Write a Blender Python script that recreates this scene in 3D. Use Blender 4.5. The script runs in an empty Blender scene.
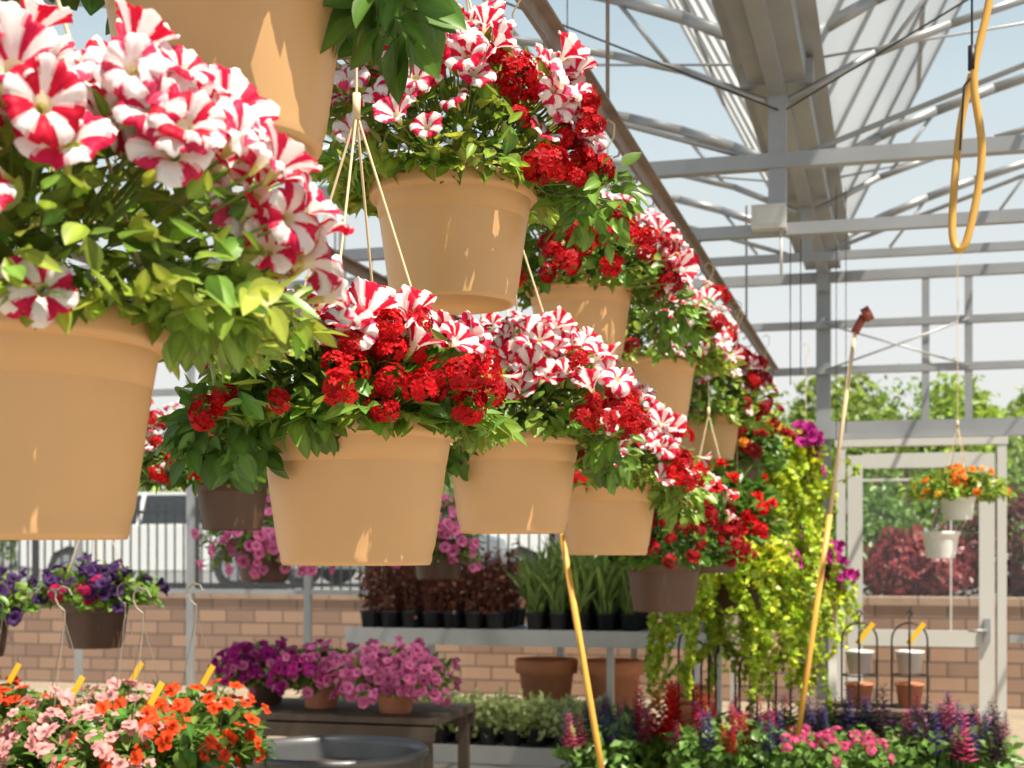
import bpy, math
import numpy as np
from mathutils import Vector, Matrix
rng=np.random.default_rng(11)
TH=math.atan(0.272)
RIGHT=np.array([math.cos(TH),math.sin(TH),0.]); TOWARD=np.array([math.sin(TH),-math.cos(TH),0.]); UP=np.array([0,0,1.])
SC=bpy.context.scene
# ------------------------------------------------------------------ materials
def mat(name,col=(.8,.8,.8),rough=.5,metal=0.,attr=False,transl=0.,noise=0.,nscale=8.,bump=0.,spec=.5):
    m=bpy.data.materials.new(name); m.use_nodes=True; nt=m.node_tree; N=nt.nodes; L=nt.links
    p=N['Principled BSDF']; out=N['Material Output']
    p.inputs['Roughness'].default_value=rough; p.inputs['Metallic'].default_value=metal
    p.inputs['Specular IOR Level'].default_value=spec
    if attr:
        a=N.new('ShaderNodeVertexColor'); a.layer_name='Col'; src=a.outputs['Color']
    else:
        a=N.new('ShaderNodeRGB'); a.outputs[0].default_value=(*col,1); src=a.outputs[0]
    if noise>0 or bump>0:
        tc=N.new('ShaderNodeTexCoord'); nz=N.new('ShaderNodeTexNoise'); nz.inputs['Scale'].default_value=nscale; nz.inputs['Detail'].default_value=5
        L.new(tc.outputs['Object'],nz.inputs['Vector'])
    if noise>0:
        mr=N.new('ShaderNodeMapRange'); mr.inputs['From Min'].default_value=.25; mr.inputs['From Max'].default_value=.75
        mr.inputs['To Min'].default_value=1-noise; mr.inputs['To Max'].default_value=1+noise*.6
        L.new(nz.outputs['Fac'],mr.inputs['Value'])
        vm=N.new('ShaderNodeVectorMath'); vm.operation='SCALE'; L.new(src,vm.inputs[0]); L.new(mr.outputs[0],vm.inputs['Scale']); src=vm.outputs[0]
    if bump>0:
        b=N.new('ShaderNodeBump'); b.inputs['Strength'].default_value=bump; b.inputs['Distance'].default_value=.01
        L.new(nz.outputs['Fac'],b.inputs['Height']); L.new(b.outputs[0],p.inputs['Normal'])
    L.new(src,p.inputs['Base Color'])
    if transl>0:
        t=N.new('ShaderNodeBsdfTranslucent'); L.new(src,t.inputs['Color'])
        mx=N.new('ShaderNodeMixShader'); mx.inputs[0].default_value=transl
        L.new(p.outputs[0],mx.inputs[1]); L.new(t.outputs[0],mx.inputs[2]); L.new(mx.outputs[0],out.inputs['Surface'])
    return m
def mat_clear(name,tint,alpha,white,gloss=.08):
    m=bpy.data.materials.new(name); m.use_nodes=True; nt=m.node_tree; N=nt.nodes; L=nt.links
    N.remove(N['Principled BSDF']); out=N['Material Output']
    tr=N.new('ShaderNodeBsdfTransparent'); tr.inputs[0].default_value=(*tint,1)
    d=N.new('ShaderNodeBsdfDiffuse'); d.inputs[0].default_value=(*white,1)
    tl=N.new('ShaderNodeBsdfTranslucent'); tl.inputs[0].default_value=(*white,1)
    g=N.new('ShaderNodeBsdfGlossy'); g.inputs['Roughness'].default_value=.08
    a=N.new('ShaderNodeMixShader'); a.inputs[0].default_value=.5; L.new(d.outputs[0],a.inputs[1]); L.new(tl.outputs[0],a.inputs[2])
    b=N.new('ShaderNodeMixShader'); b.inputs[0].default_value=alpha; L.new(tr.outputs[0],b.inputs[1]); L.new(a.outputs[0],b.inputs[2])
    c=N.new('ShaderNodeMixShader'); c.inputs[0].default_value=gloss; L.new(b.outputs[0],c.inputs[1]); L.new(g.outputs[0],c.inputs[2])
    L.new(c.outputs[0],out.inputs['Surface']); return m
M_LEAF=mat('leaf_green',attr=True,rough=.38,transl=.38,noise=.25,nscale=30)
M_PETAL=mat('petal',attr=True,rough=.55,transl=.30,spec=.2)
M_POT=mat('tan_plastic_pot',(.72,.42,.185),.36,noise=.10,nscale=6,spec=.45,transl=.04)
M_POTD=mat('dark_brown_pot',(.10,.05,.03),.45)
M_POTB=mat('black_nursery_pot',(.02,.02,.022),.5)
M_WHITE=mat('white_plastic',(.82,.80,.75),.4)
M_TERRA=mat('terracotta',(.62,.25,.13),.8,noise=.15,nscale=12)
M_SOIL=mat('potting_soil',(.05,.03,.02),.95,noise=.4,nscale=60,bump=.8)
M_WIRE=mat('tan_hanger_strand',(.78,.60,.36),.5)
M_HOOK=mat('dull_wire',(.30,.26,.20),.5,.3)
M_GALV=mat('galvanised_steel',(.34,.35,.36),.42,.45,noise=.15,nscale=3)
M_TUB=mat('dark_galvanised_tub',(.16,.16,.16),.4,.6,noise=.3,nscale=4)
M_ALU=mat('painted_aluminium',(.58,.57,.53),.4,.1,noise=.05,nscale=2)
M_DARK=mat('black_iron',(.02,.02,.022),.45,.3)
M_RAIL=mat('weathered_rail',(.26,.20,.16),.6,.3,noise=.3,nscale=12)
M_YEL=mat('yellow_hose_rubber',(.60,.34,.07),.4)
M_ORG=mat('orange_yellow_pole',(.72,.38,.06),.4)
M_TAG=mat('yellow_plant_tag',(.95,.62,.03),.5,transl=.2)
M_BENCH=mat('bench_metal',(.55,.54,.52),.45,.2,noise=.12,nscale=4)
M_WOOD=mat('bench_wood',(.14,.10,.07),.8,noise=.3,nscale=9)
M_BARK=mat('bark',(.15,.10,.07),.9,noise=.4,nscale=10,bump=.6)
M_FLOOR=mat('concrete_floor',(.36,.30,.23),.85,noise=.25,nscale=1.5,bump=.2)
M_OUT=mat('outside_gravel',(.34,.26,.18),.95,noise=.3,nscale=3,bump=.4)
M_ASPH=mat('asphalt',(.20,.20,.20),.9,noise=.2,nscale=2)
M_GLASS=mat_clear('window_glass',(.95,.97,.96),.02,(.9,.9,.9),.04)
M_POLY=mat_clear('polycarbonate_panel',(.92,.95,.97),.80,(.88,.90,.90),.08)
M_CARW=mat('white_car_paint',(.8,.8,.8),.2); M_CARS=mat('silver_car_paint',(.35,.37,.40),.25,.5)
M_TINT=mat('car_glass',(.02,.025,.03),.08); M_RUB=mat('tyre_rubber',(.015,.015,.015),.8)
M_REDCAP=mat('red_brown_nozzle',(.30,.06,.04),.5)
M_BRICK=bpy.data.materials.new('retaining_wall_block'); M_BRICK.use_nodes=True
nt=M_BRICK.node_tree; N=nt.nodes; L=nt.links
tc=N.new('ShaderNodeTexCoord'); sp=N.new('ShaderNodeSeparateXYZ'); cb=N.new('ShaderNodeCombineXYZ'); br=N.new('ShaderNodeTexBrick')
L.new(tc.outputs['Object'],sp.inputs[0]); L.new(sp.outputs['X'],cb.inputs['X']); L.new(sp.outputs['Z'],cb.inputs['Y']); L.new(cb.outputs[0],br.inputs['Vector'])
br.inputs['Scale'].default_value=1.; br.inputs['Brick Width'].default_value=.36; br.inputs['Row Height'].default_value=.15; br.inputs['Mortar Size'].default_value=.010
br.inputs['Color1'].default_value=(.36,.22,.14,1); br.inputs['Color2'].default_value=(.22,.13,.09,1); br.inputs['Mortar'].default_value=(.10,.065,.05,1)
L.new(br.outputs['Color'],N['Principled BSDF'].inputs['Base Color']); N['Principled BSDF'].inputs['Roughness'].default_value=.9
bp=N.new('ShaderNodeBump'); bp.inputs['Strength'].default_value=.6; L.new(br.outputs['Fac'],bp.inputs['Height']); bp.invert=True; L.new(bp.outputs[0],N['Principled BSDF'].inputs['Normal'])

# ------------------------------------------------------------------ mesh batching
class T:
    def __init__(s,v,faces,cols=None,smooth=True):
        s.v=np.array(v,float); s.tot=np.array([len(f) for f in faces]); s.loops=np.concatenate([np.array(f) for f in faces])
        if cols is None: cols=[(1,1,1)]*len(faces)
        s.lc=np.repeat(np.array(cols,float),s.tot,axis=0); s.sm=np.full(len(faces),smooth)
class Batch:
    def __init__(s): s.V=[];s.L=[];s.N=[];s.C=[];s.S=[];s.n=0
    def add(s,t,R,P,tint=None):
        R=np.array(R,float); P=np.array(P,float)
        if R.ndim==2: R=R[None]
        if P.ndim==1: P=P[None]
        k=len(P)
        if k==0: return
        if tint is None: tint=np.ones((k,3))
        tint=np.array(tint,float)
        if tint.ndim==1: tint=np.tile(tint,(k,1))
        V=np.einsum('kij,nj->kni',R,t.v)+P[:,None]
        n=len(t.v)
        s.V.append(V.reshape(-1,3)); s.L.append((t.loops[None]+np.arange(k)[:,None]*n+s.n).ravel())
        s.N.append(np.tile(t.tot,k)); s.C.append((t.lc[None]*tint[:,None]).reshape(-1,3)); s.S.append(np.tile(t.sm,k)); s.n+=n*k
    def build(s,name,m,parent=None,origin=(0,0,0)):
        if s.n==0: return None
        V=np.concatenate(s.V); Lp=np.concatenate(s.L).astype(np.int32); Nn=np.concatenate(s.N); C=np.concatenate(s.C)
        org=np.array(origin,float); V=V-org
        me=bpy.data.meshes.new(name); me.vertices.add(len(V)); me.vertices.foreach_set('co',V.astype(np.float32).ravel())
        me.loops.add(len(Lp)); me.loops.foreach_set('vertex_index',Lp)
        me.polygons.add(len(Nn)); st=np.concatenate([[0],np.cumsum(Nn)[:-1]]).astype(np.int32)
        me.polygons.foreach_set('loop_start',st)
        me.polygons.foreach_set('use_smooth',np.concatenate(s.S))
        me.update(calc_edges=True)
        ca=me.color_attributes.new('Col','FLOAT_COLOR','CORNER')
        ca.data.foreach_set('color',np.concatenate([np.clip(C,0,1),np.ones((len(C),1))],axis=1).astype(np.float32).ravel())
        me.materials.append(m)
        o=bpy.data.objects.new(name,me); SC.collection.objects.link(o)
        if parent is not None: o.parent=parent
        else: o.location=org
        return o
def empty(name,loc=(0,0,0)):
    e=bpy.data.objects.new(name,None); e.location=loc; e.empty_display_size=.1; SC.collection.objects.link(e); return e
I3=np.eye(3)
def unit(a): return a/np.maximum(np.linalg.norm(a,axis=-1,keepdims=True),1e-9)
def frame_x(x,z):
    x=unit(x); y=unit(np.cross(z,x)); z=np.cross(x,y); return np.stack([x,y,z],axis=-1)
def frame_z(z,spin):
    z=unit(z); r=rng.normal(size=z.shape); x=unit(r-(r*z).sum(-1,keepdims=True)*z); y=np.cross(z,x); return np.stack([x,y,z],axis=-1)
# templates ---------------------------------------------------------
def t_box():
    v=[(x,y,z) for x in(-.5,.5) for y in(-.5,.5) for z in(-.5,.5)]
    return T(v,[(0,1,3,2),(4,6,7,5),(0,4,5,1),(2,3,7,6),(0,2,6,4),(1,5,7,3)],smooth=False)
BOX=t_box()
def t_cyl(n=12,caps=True):
    v=[];f=[]
    for x in(0,1):
        for i in range(n): a=2*math.pi*i/n; v.append((x,math.cos(a),math.sin(a)))
    for i in range(n): f.append((i,(i+1)%n,n+(i+1)%n,n+i))
    t=T(v,f+([tuple(range(n))[::-1],tuple(range(n,2*n))] if caps else []))
    if caps: t.sm[-2:]=False
    return t
CYL=t_cyl(12); CYL5=t_cyl(5,False)
def t_lathe(prof,n=48):
    v=[];f=[]
    for r,z in prof:
        for i in range(n): a=2*math.pi*i/n; v.append((r*math.cos(a),r*math.sin(a),z))
    for j in range(len(prof)-1):
        for i in range(n): f.append((j*n+i,j*n+(i+1)%n,(j+1)*n+(i+1)%n,(j+1)*n+i))
    return T(v,f)
def box(b,c,s,ang=0.,tint=None):
    ca,sa=math.cos(ang),math.sin(ang); R=np.array([[ca,-sa,0],[sa,ca,0],[0,0,1]])@np.diag(s); b.add(BOX,R,c,tint)
def tube(b,p,q,r,t=CYL,tint=None):
    p=np.array(p,float);q=np.array(q,float);d=q-p;l=np.linalg.norm(d)
    z=np.array([0,0,1.]) if abs(d[2])<.9*l else np.array([1.,0,0])
    F=frame_x(d,z); b.add(t,F@np.diag([l,r,r]),p,tint)
def beam(b,p,q,w,h):
    p=np.array(p,float);q=np.array(q,float);d=q-p;l=np.linalg.norm(d)
    z=np.array([0,0,1.]) if abs(d[2])<.95*l else np.array([0.,1,0])
    F=frame_x(d,z); b.add(BOX,F@np.diag([l,w,h]),(p+q)/2)
def poly(b,pts,r,t=CYL):
    for i in range(len(pts)-1): tube(b,pts[i],pts[i+1],r,t)
def obj_curve(name,pts,r,m,parent=None):
    cu=bpy.data.curves.new(name,'CURVE'); cu.dimensions='3D'; cu.bevel_depth=r; cu.bevel_resolution=4; cu.resolution_u=12
    s=cu.splines.new('NURBS'); s.points.add(len(pts)-1); s.use_endpoint_u=True; s.order_u=4
    for i,p in enumerate(pts): s.points[i].co=(*p,1)
    cu.materials.append(m); o=bpy.data.objects.new(name,cu); SC.collection.objects.link(o)
    if parent: o.parent=parent
    return o
def t_leaf(w=.28,curve=.25,fold=.35,vein=1.25):
    st=[0,.12,.3,.5,.7,.87,1.]; wd=[.08,.55,.95,1,.78,.42,.02]
    v=[];f=[];c=[]
    for t,q in zip(st,wd):
        z=-curve*t*t; hw=w*q
        v+=[(t,-hw,z+fold*hw),(t,-hw*.45,z+fold*hw*.25),(t,0,z),(t,hw*.45,z+fold*hw*.25),(t,hw,z+fold*hw)]
    for i in range(len(st)-1):
        for j in range(4):
            a=i*5+j; f.append((a,a+1,a+6,a+5)); k=vein if j in(1,2) else 1.; c.append((k*.92,k*.92,k*.92))
    return T(v,f,c)
LEAF=t_leaf(.24,.3,.4); LEAFW=t_leaf(.34,.18,.25); LEAFN=t_leaf(.13,.35,.3); ROUND=t_leaf(.46,.1,.15); LEAFL=t_leaf(.30,.12,.2); LEAFM=t_leaf(.19,-.15,.5)
LEAFS=T([(0,0,0),(.5,-.3,.06),(1,0,-.12),(.5,.3,.06)],[(0,1,2),(0,2,3)],[(1,1,1)]*2)
def t_pet(white=(.95,.87,.85),red=(.64,.008,.04),ratio=.45,throat=(.72,.66,.20),K=60,solid=None,lobe=.15,seed=0,ruf=1.,cup=0.):
    rr=[.06,.13,.22,.36,.52,.68,.83,.94,1.]; zz=[-.95,-.55,-.26,-.10,.0,.05,.06,.03,-.05]; lw=[0,0,0,.15,.35,.6,.85,1,1]
    r0=np.random.default_rng(seed); ph=r0.uniform(0,6.28,4); am=r0.uniform(-.10,.14,5); cw=r0.uniform(-.05,.05,5); ex=r0.uniform(.9,1.08,5)
    v=[];f=[];c=[]
    for r,z,l in zip(rr,zz,lw):
        for i in range(K):
            a=2*math.pi*i/K; pt=(a*5/(2*math.pi)); pi_=int(pt)%5; m=abs(pt%1-.5)*2
            k=abs(math.sin(2.5*a))
            q=r*(1-lobe*l*(1-k**.5))*(1+(ex[pi_]-1)*l*k)
            zz2=z+cup*r*r+l*ruf*(.08*math.sin(2*a+ph[0])+.04*math.cos(10*a+ph[1])+.03*math.sin(17*a+ph[3])+am[pi_]*k*1.2+.09*(1-m)-.05)
            v.append((q*math.cos(a),q*math.sin(a),zz2))
    for j in range(len(rr)-1):
        t=j/(len(rr)-2)
        for i in range(K):
            f.append((j*K+i,j*K+(i+1)%K,(j+1)*K+(i+1)%K,(j+1)*K+i))
            a=(i+.5)/K*5; p=int(a)%5; m=abs((a%1)-.5+cw[p])*2
            if j==0: col=throat
            elif solid is not None: col=tuple(np.array(solid)*(.7 if j<2 else 1)*r0.uniform(.93,1.05))
            elif j==1: col=tuple(np.array(white)*np.array([.95,.95,.7]))
            else:
                th=ratio*(1.75-.85*t)+r0.uniform(-.06,.06)
                col=tuple(np.array(white)*r0.uniform(.95,1)) if m<th else tuple(np.array(red)*r0.uniform(.85,1.12))
                if abs(m-th)<.05: col=tuple(np.array(white)*.5+np.array(red)*.5)
            c.append(col)
    return T(v,f,c)
PR=(.66,.012,.07)
STARS=[t_pet(ratio=.36,seed=1),t_pet(ratio=.44,seed=2,red=PR,lobe=.2),t_pet(ratio=.52,seed=3,red=(.70,.03,.10),ruf=1.4),t_pet(ratio=.40,seed=4,lobe=.22,cup=.2),
       t_pet(ratio=.46,seed=5,red=PR,cup=.4,lobe=.2),t_pet(ratio=.60,seed=6,red=(.74,.06,.15),cup=-.2,ruf=1.3),t_pet(ratio=.44,seed=7,cup=.6,ruf=.8),t_pet(ratio=.48,seed=8,red=PR,cup=-.35,ruf=1.5)]
CREAM=[t_pet(solid=(.92,.88,.62),throat=(.8,.7,.1),seed=5,lobe=.2,cup=.4),t_pet(solid=(.93,.90,.74),throat=(.8,.7,.1),seed=9,lobe=.2,ruf=1.5)]
def solidp(c,s): return [t_pet(solid=c,throat=(.2,.1,.1),seed=s,K=30),t_pet(solid=tuple(np.array(c)*.85),throat=(.2,.1,.1),seed=s+1,K=30,cup=.5),t_pet(solid=tuple(np.array(c)*1.15),throat=(.5,.4,.3),seed=s+2,K=30,ruf=1.5)]
def t_verb(nf=20,seed=3,fs=.40,flat=.6):
    r0=np.random.default_rng(seed); v=[];f=[];c=[]
    for i in range(nf):
        z=1-1.0*(i+.5)/nf; ph=i*2.39996+r0.uniform(-.3,.3); s=math.sqrt(max(0,1-z*z)); n=np.array([s*math.cos(ph),s*math.sin(ph),z]); n=unit(n+r0.normal(size=3)*.22)
        r=np.array([.3,.9,.1]); x=unit(np.cross(n,r)); y=np.cross(n,x); a0=r0.uniform(0,6.28); k=r0.uniform(.45,1.25); cc=n*np.array([1,1,flat])*r0.uniform(.75,1.2)
        for p in range(5):
            a=a0+p*2*math.pi/5; d=x*math.cos(a)+y*math.sin(a); e=-x*math.sin(a)+y*math.cos(a); b0=len(v); w=.36
            for q in (cc*1., cc+d*fs*.55-e*fs*w+n*.05, cc+d*fs-e*fs*.26+n*.02, cc+d*fs*.88, cc+d*fs+e*fs*.26+n*.02, cc+d*fs*.55+e*fs*w+n*.05): v.append(q)
            f+=[(b0,b0+1,b0+2,b0+3),(b0,b0+3,b0+4,b0+5)]; c+=[(k,k,k)]*2
    return T(v,f,c,False)
VERB=[t_verb(24,3),t_verb(18,4,.45,.5),t_verb(13,5,.5,.8)]
def t_imp(seed=0,layers=1):
    r0=np.random.default_rng(seed); v=[];f=[];c=[]
    for ly in range(layers):
        sc=1-.28*ly
        for p in range(5):
            a=p*2*math.pi/5+ly*.6+r0.uniform(-.1,.1); ca,sa=math.cos(a),math.sin(a); b0=len(v); h=.02*p+.16*ly; k=r0.uniform(.8,1.1)
            v.append((0,0,h-.05))
            for t in range(9):
                b=math.pi*2*t/9; lx=.55+.46*math.cos(b); ly_=.42*math.sin(b); lift=h+.09*math.sin(b*2+p)+.25*ly*lx
                v.append(((lx*ca-ly_*sa)*sc,(lx*sa+ly_*ca)*sc,lift))
            for t in range(9): f.append((b0,b0+1+t,b0+1+(t+1)%9)); c.append((k,k,k))
    return T(v,f,c)
IMP=[t_imp(1),t_imp(2)]; DBL=[t_imp(3,3),t_imp(4,3)]
def t_spike():
    v=[];f=[];c=[]
    for i in range(40):
        t=i/40; a=i*2.4; r=.24*(1-t*.7); z=t; d=np.array([math.cos(a),math.sin(a),.5]); e=np.array([-math.sin(a),math.cos(a),0]); b0=len(v); p=np.array([0,0,z])
        for q in(p,p+d*r*.6-e*r*.4,p+d*r*1.1+np.array([0,0,-.03]),p+d*r*.6+e*r*.4): v.append(q)
        f.append((b0,b0+1,b0+2,b0+3)); k=.75+.25*math.sin(i*5.); c.append((k,k,k))
    return T(v,f,c,False)
SPIKE=t_spike()
# ------------------------------------------------------------------ plant generator
def lump(d,ph):
    a=np.arctan2(d[:,1],d[:,0]); return 1+.12*np.sin(2*a+ph[0])+.10*np.sin(5*a+ph[1]+2*d[:,2])+.06*np.sin(9*a+ph[2])
def shape(d,R,H,D,ph):
    p=d*np.array([R,R,1.]); p[:,2]=np.where(d[:,2]>0,d[:,2]*H,d[:,2]*D); p[:,:2]*=lump(d,ph)[:,None]; return p
def sample(c,s,n,zmin=-.55):
    out=[]
    cc=c[0]*RIGHT+c[1]*TOWARD+c[2]*UP
    while len(out)<n:
        d=unit(cc+rng.normal(size=3)*s)
        if d[2]>zmin: out.append(d)
    return np.array(out)
def foliage(b,C,R,H,D,n,ls,green,ph,tmpl=(LEAF,LEAFW),zmin=-.6,rmin=.35):
    for t in tmpl:
        k=n//len(tmpl); d=unit(rng.normal(size=(k*3,3))); d=d[d[:,2]>zmin][:k]; k=len(d)
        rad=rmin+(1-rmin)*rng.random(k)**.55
        P=C+shape(d,R,H,D,ph)*rad[:,None]
        x=unit(d*np.array([1,1,.6])+rng.normal(size=(k,3))*.6+np.array([0,0,-.05])); z=unit(np.array([0,0,1.])+d*.5+rng.normal(size=(k,3))*.45)
        s=ls*rng.uniform(.5,1.35,k); F=frame_x(x,z)*s[:,None,None]
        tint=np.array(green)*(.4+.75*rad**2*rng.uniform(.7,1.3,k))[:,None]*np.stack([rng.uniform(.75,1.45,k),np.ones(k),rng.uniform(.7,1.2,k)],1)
        b.add(t,F,P-x*s[:,None]*.4,tint)
def flowers(bp_,bs,C,R,H,D,ph,tm,c,s,n,size,tint=(1,1,1),push=1.08,zmin=-.55,upf=.3,jit=.42):
    d=sample(c,s,n,zmin); P=C+shape(d,R,H,D,ph)*(push+rng.uniform(-.16,.12,n))[:,None]
    nrm=unit(unit(P-C)+np.array([0,0,upf])+rng.normal(size=(n,3))*jit+TOWARD*.2)
    for i in range(n):
        t=tm[rng.integers(len(tm))]; sz=size*rng.uniform(.72,1.15)
        F=frame_z(nrm[i:i+1],0)*sz; F=F@np.diag([1,rng.uniform(.85,1),1]); bp_.add(t,F,P[i:i+1],np.array(tint)*rng.uniform(.85,1.1))
        base=C+(P[i]-C)*.55+np.array([0,0,-.01]); tube(bs,base,P[i]-nrm[i]*size*.6,.0016 if size<.05 else .002,CYL5,(.33,.45,.12))
POTP=[(0,.006),(.098,.006),(.100,0),(.110,0),(.113,.006),(.1135,.016),(.118,.03),(.1385,.178),(.140,.184),(.1435,.187),(.151,.188),(.1535,.193),(.1535,.2135),(.151,.2175),(.146,.2175),(.143,.212),(.142,.19),(.135,.15),(.0,.15)]
POT=t_lathe(POTP,64)
def pot(par,m,scale=1.,z=None):
    b=Batch(); b.add(POT,I3*scale,(0,0,-.2175*scale)); o=b.build('pot',m,par)
    b=Batch(); b.add(t_lathe([(0,.012),(.07,.01),(.138,0)],32),I3*scale,(0,0,-.03*scale)); b.build('soil',M_SOIL,par)
def basket(name,u,v,z,R,H,D,leaves,ls,green,fl,potm=M_POT,ps=1.,hang=.46,rail=2.80,tmpl=(LEAF,LEAFM,LEAFW),zmin=-.5,off=(0,0),wires=True,wr=.0022,droops=()):
    e=empty(name,(u,v,z)); C=np.array([off[0]*RIGHT[0]+off[1]*TOWARD[0],off[0]*RIGHT[1]+off[1]*TOWARD[1],.0]); ph=rng.uniform(0,6.28,3)
    pot(e,potm,ps)
    bl=Batch(); bf=Batch(); foliage(bl,C,R,H,D,leaves,ls,green,ph,tmpl,zmin)
    for (c,n,r,lc) in droops:
        q=c[0]*RIGHT+c[1]*TOWARD+c[2]*UP
        d=unit(rng.normal(size=(n,3))); P=q+d*np.array(r)*(rng.random(n)**.4)[:,None]
        x=unit(d+rng.normal(size=(n,3))*.5+np.array([0,0,-.5])); zz=unit(TOWARD*.6+UP*.7+rng.normal(size=(n,3))*.45); s=ls*rng.uniform(.5,1.2,n)
        for t_,sl in((LEAFW,slice(0,None,2)),(LEAF,slice(1,None,2))):
            bl.add(t_,frame_x(x[sl],zz[sl])*s[sl][:,None,None],P[sl],np.array(lc)*rng.uniform(.6,1.2,(len(P[sl]),1)))
        for i in range(5): tube(bl,q*np.array([.4,.4,0]),P[i],.002,CYL5,(.2,.3,.1))
    for f in fl: flowers(bf,bl,C,R,H,D,ph,*f)
    bl.build('leaves_and_stems',M_LEAF,e); bf.build('blossoms',M_PETAL,e)
    if wires:
        b=Batch(); a0=rng.uniform(0,1.5); ap=np.array([0,0,hang])
        for i in range(4):
            a=a0+i*math.pi/2; p=np.array([.149*ps*math.cos(a),.149*ps*math.sin(a),-.005]); tube(b,p,ap,wr,CYL5)
        top=rail-z
        tube(b,ap-np.array([0,0,.01]),ap+np.array([0,0,.03]),.006)
        pts=[ap+np.array([0,0,.03]),(0,0,max(hang+.05,top-.05)),(.018,0,top-.02),(.02,0,top+.015),(0,0,top+.03),(-.018,0,top+.015)]
        poly(b,pts,wr,CYL5); b.build('hanger',M_WIRE,e)
    return e
G1=(.27,.42,.06); G2=(.19,.34,.05); GD=(.08,.19,.035); GL=(.62,.72,.05); GM=(.12,.25,.04)
VR=(.60,.006,.010); VD=(.38,.004,.010)
star=STARS
S=.038
# lower row
basket('hanging_flower_basket',-.838,1.202,1.828,.285,.235,.04,2000,.036,G1,[
  (star,(.10,.45,.90),.30,44,.039),(star,(.80,.40,.66),.16,26,.041),(star,(.95,.25,.30),.13,12,.040),(star,(-.5,.4,.8),.3,14,.038),(star,(.05,.80,.55),.16,6,.038),(star,(-.05,.98,-.02),.06,3,.040,(1,1,1),1.1,-.55,0,.15),(star,(.42,.9,-.15),.05,2,.038,(1,1,1),.98,-.55,-.2,.3),(star,(-.4,.85,.15),.15,3,.037)],
  droops=[((.20,.06,.01),90,(.06,.05,.05),G1)])
basket('hanging_flower_basket',-.776,1.965,1.795,.24,.155,.05,1600,.042,G2,[
  (star,(-.20,.35,.95),.30,28,S),(CREAM,(-.40,.72,.60),.11,13,.036),(VERB,(.35,.85,.38),.24,20,.021,VR),(VERB,(.85,.45,.3),.2,9,.021,VR),(star,(.75,.3,.9),.25,24,S),(VERB,(-.7,.8,.1),.2,4,.02,VR),(star,(.1,.75,.65),.2,8,S)],
  droops=[((-.18,.12,-.03),150,(.08,.06,.06),GM),((-.05,.17,-.0),60,(.06,.03,.035),G2)])
basket('hanging_flower_basket',-.786,2.895,1.853,.25,.21,.05,1400,.042,G2,[
  (star,(.1,.55,.85),.42,60,S),(VERB,(.75,.7,.1),.22,16,.025,VR),(VERB,(-.5,.8,.3),.25,10,.024,VR),(star,(-.5,.5,.8),.3,12,S)],
  droops=[((-.16,.1,-.04),90,(.07,.06,.06),GM),((.2,.08,-.04),90,(.06,.06,.06),G2)])
basket('hanging_flower_basket',-.786,3.931,1.803,.25,.26,.05,1300,.045,G1,[
  (star,(.1,.55,.8),.45,60,S),(VERB,(-.3,.8,.5),.25,12,.026,VR),(VERB,(.8,.6,.2),.25,14,.026,VR),(star,(.4,.8,.3),.3,10,S)],
  droops=[((.2,.08,-.05),100,(.07,.06,.07),G1)])
basket('hanging_flower_basket',-.837,5.264,1.585,.27,.30,.08,1300,.05,GM,[
  (star,(.3,.4,.9),.4,14,S),(VERB,(.2,.7,.6),.4,30,.028,VD),(VERB,(.8,.5,.3),.3,16,.028,VD)],potm=M_POTD)
# upper row
basket('hanging_flower_basket',-.7585,1.504,2.288,.22,.22,.04,700,.065,GD,[(star,(.8,.3,.6),.3,10,.036)],tmpl=(LEAFL,),hang=.40,
  droops=[((.03,.17,-.02),22,(.04,.02,.05),GD),((.20,.05,-.03),70,(.05,.05,.08),GM),((-.19,.12,.0),30,(.04,.04,.04),GD)])
basket('hanging_flower_basket',-.772,2.433,2.264,.26,.27,.05,1500,.040,G1,[
  (star,(-.15,.5,.85),.42,58,S),(VERB,(.45,.65,.55),.14,11,.025,VR),(star,(.9,.3,.6),.25,26,S),(VERB,(.98,.35,.15),.2,14,.026,VR),(VERB,(.75,.75,-.1),.09,5,.027,VR),(star,(-.8,.4,.7),.3,16,S),(star,(-.1,.9,.45),.25,10,.035)],hang=.45,
  droops=[((.26,.04,-.04),130,(.08,.06,.08),G2)])
basket('hanging_flower_basket',-.839,3.813,2.34,.28,.20,.08,1300,.045,G2,[
  (VERB,(.1,.9,.2),.3,26,.03,VR),(star,(.8,.4,.4),.32,36,S),(star,(.3,.4,.9),.3,14,S),(VERB,(.9,.5,.0),.25,14,.027,VD)],hang=.40,
  droops=[((.27,.0,-.08),120,(.09,.07,.10),G2)])
basket('hanging_flower_basket',-.8175,4.959,2.289,.29,.26,.08,1300,.045,G1,[
  (star,(.3,.6,.65),.45,60,S),(VERB,(.7,.5,.6),.25,16,.03,VR),(VERB,(-.2,.9,.2),.3,9,.028,VD)],hang=.42)
basket('hanging_flower_basket',-.80,6.3,2.22,.30,.30,.16,1200,.055,G1,[
  (star,(.2,.5,.8),.45,36,S),(VERB,(.6,.4,.8),.25,13,.034,VR),(VERB,(.7,.6,.0),.3,12,.03,VD)],hang=.45)
RB=(.75,.01,.015)
basket('hanging_flower_basket',-.76,6.0,1.72,.27,.24,.16,1100,.07,GM,[(DBL,(.1,.8,.4),.45,26,.036,RB),(DBL,(.7,.6,.0),.3,7,.036,RB)],tmpl=(LEAFL,),potm=M_POTD)
basket('hanging_flower_basket',-.76,7.2,2.10,.27,.24,.22,1100,.06,GM,[(VERB,(.1,.8,.4),.45,18,.036,VD),(DBL,(.5,.6,.6),.3,8,.036,(.85,.30,.02))],tmpl=(LEAFL,),potm=M_POTD)
MAG=solidp((.50,.02,.26),20)
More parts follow.
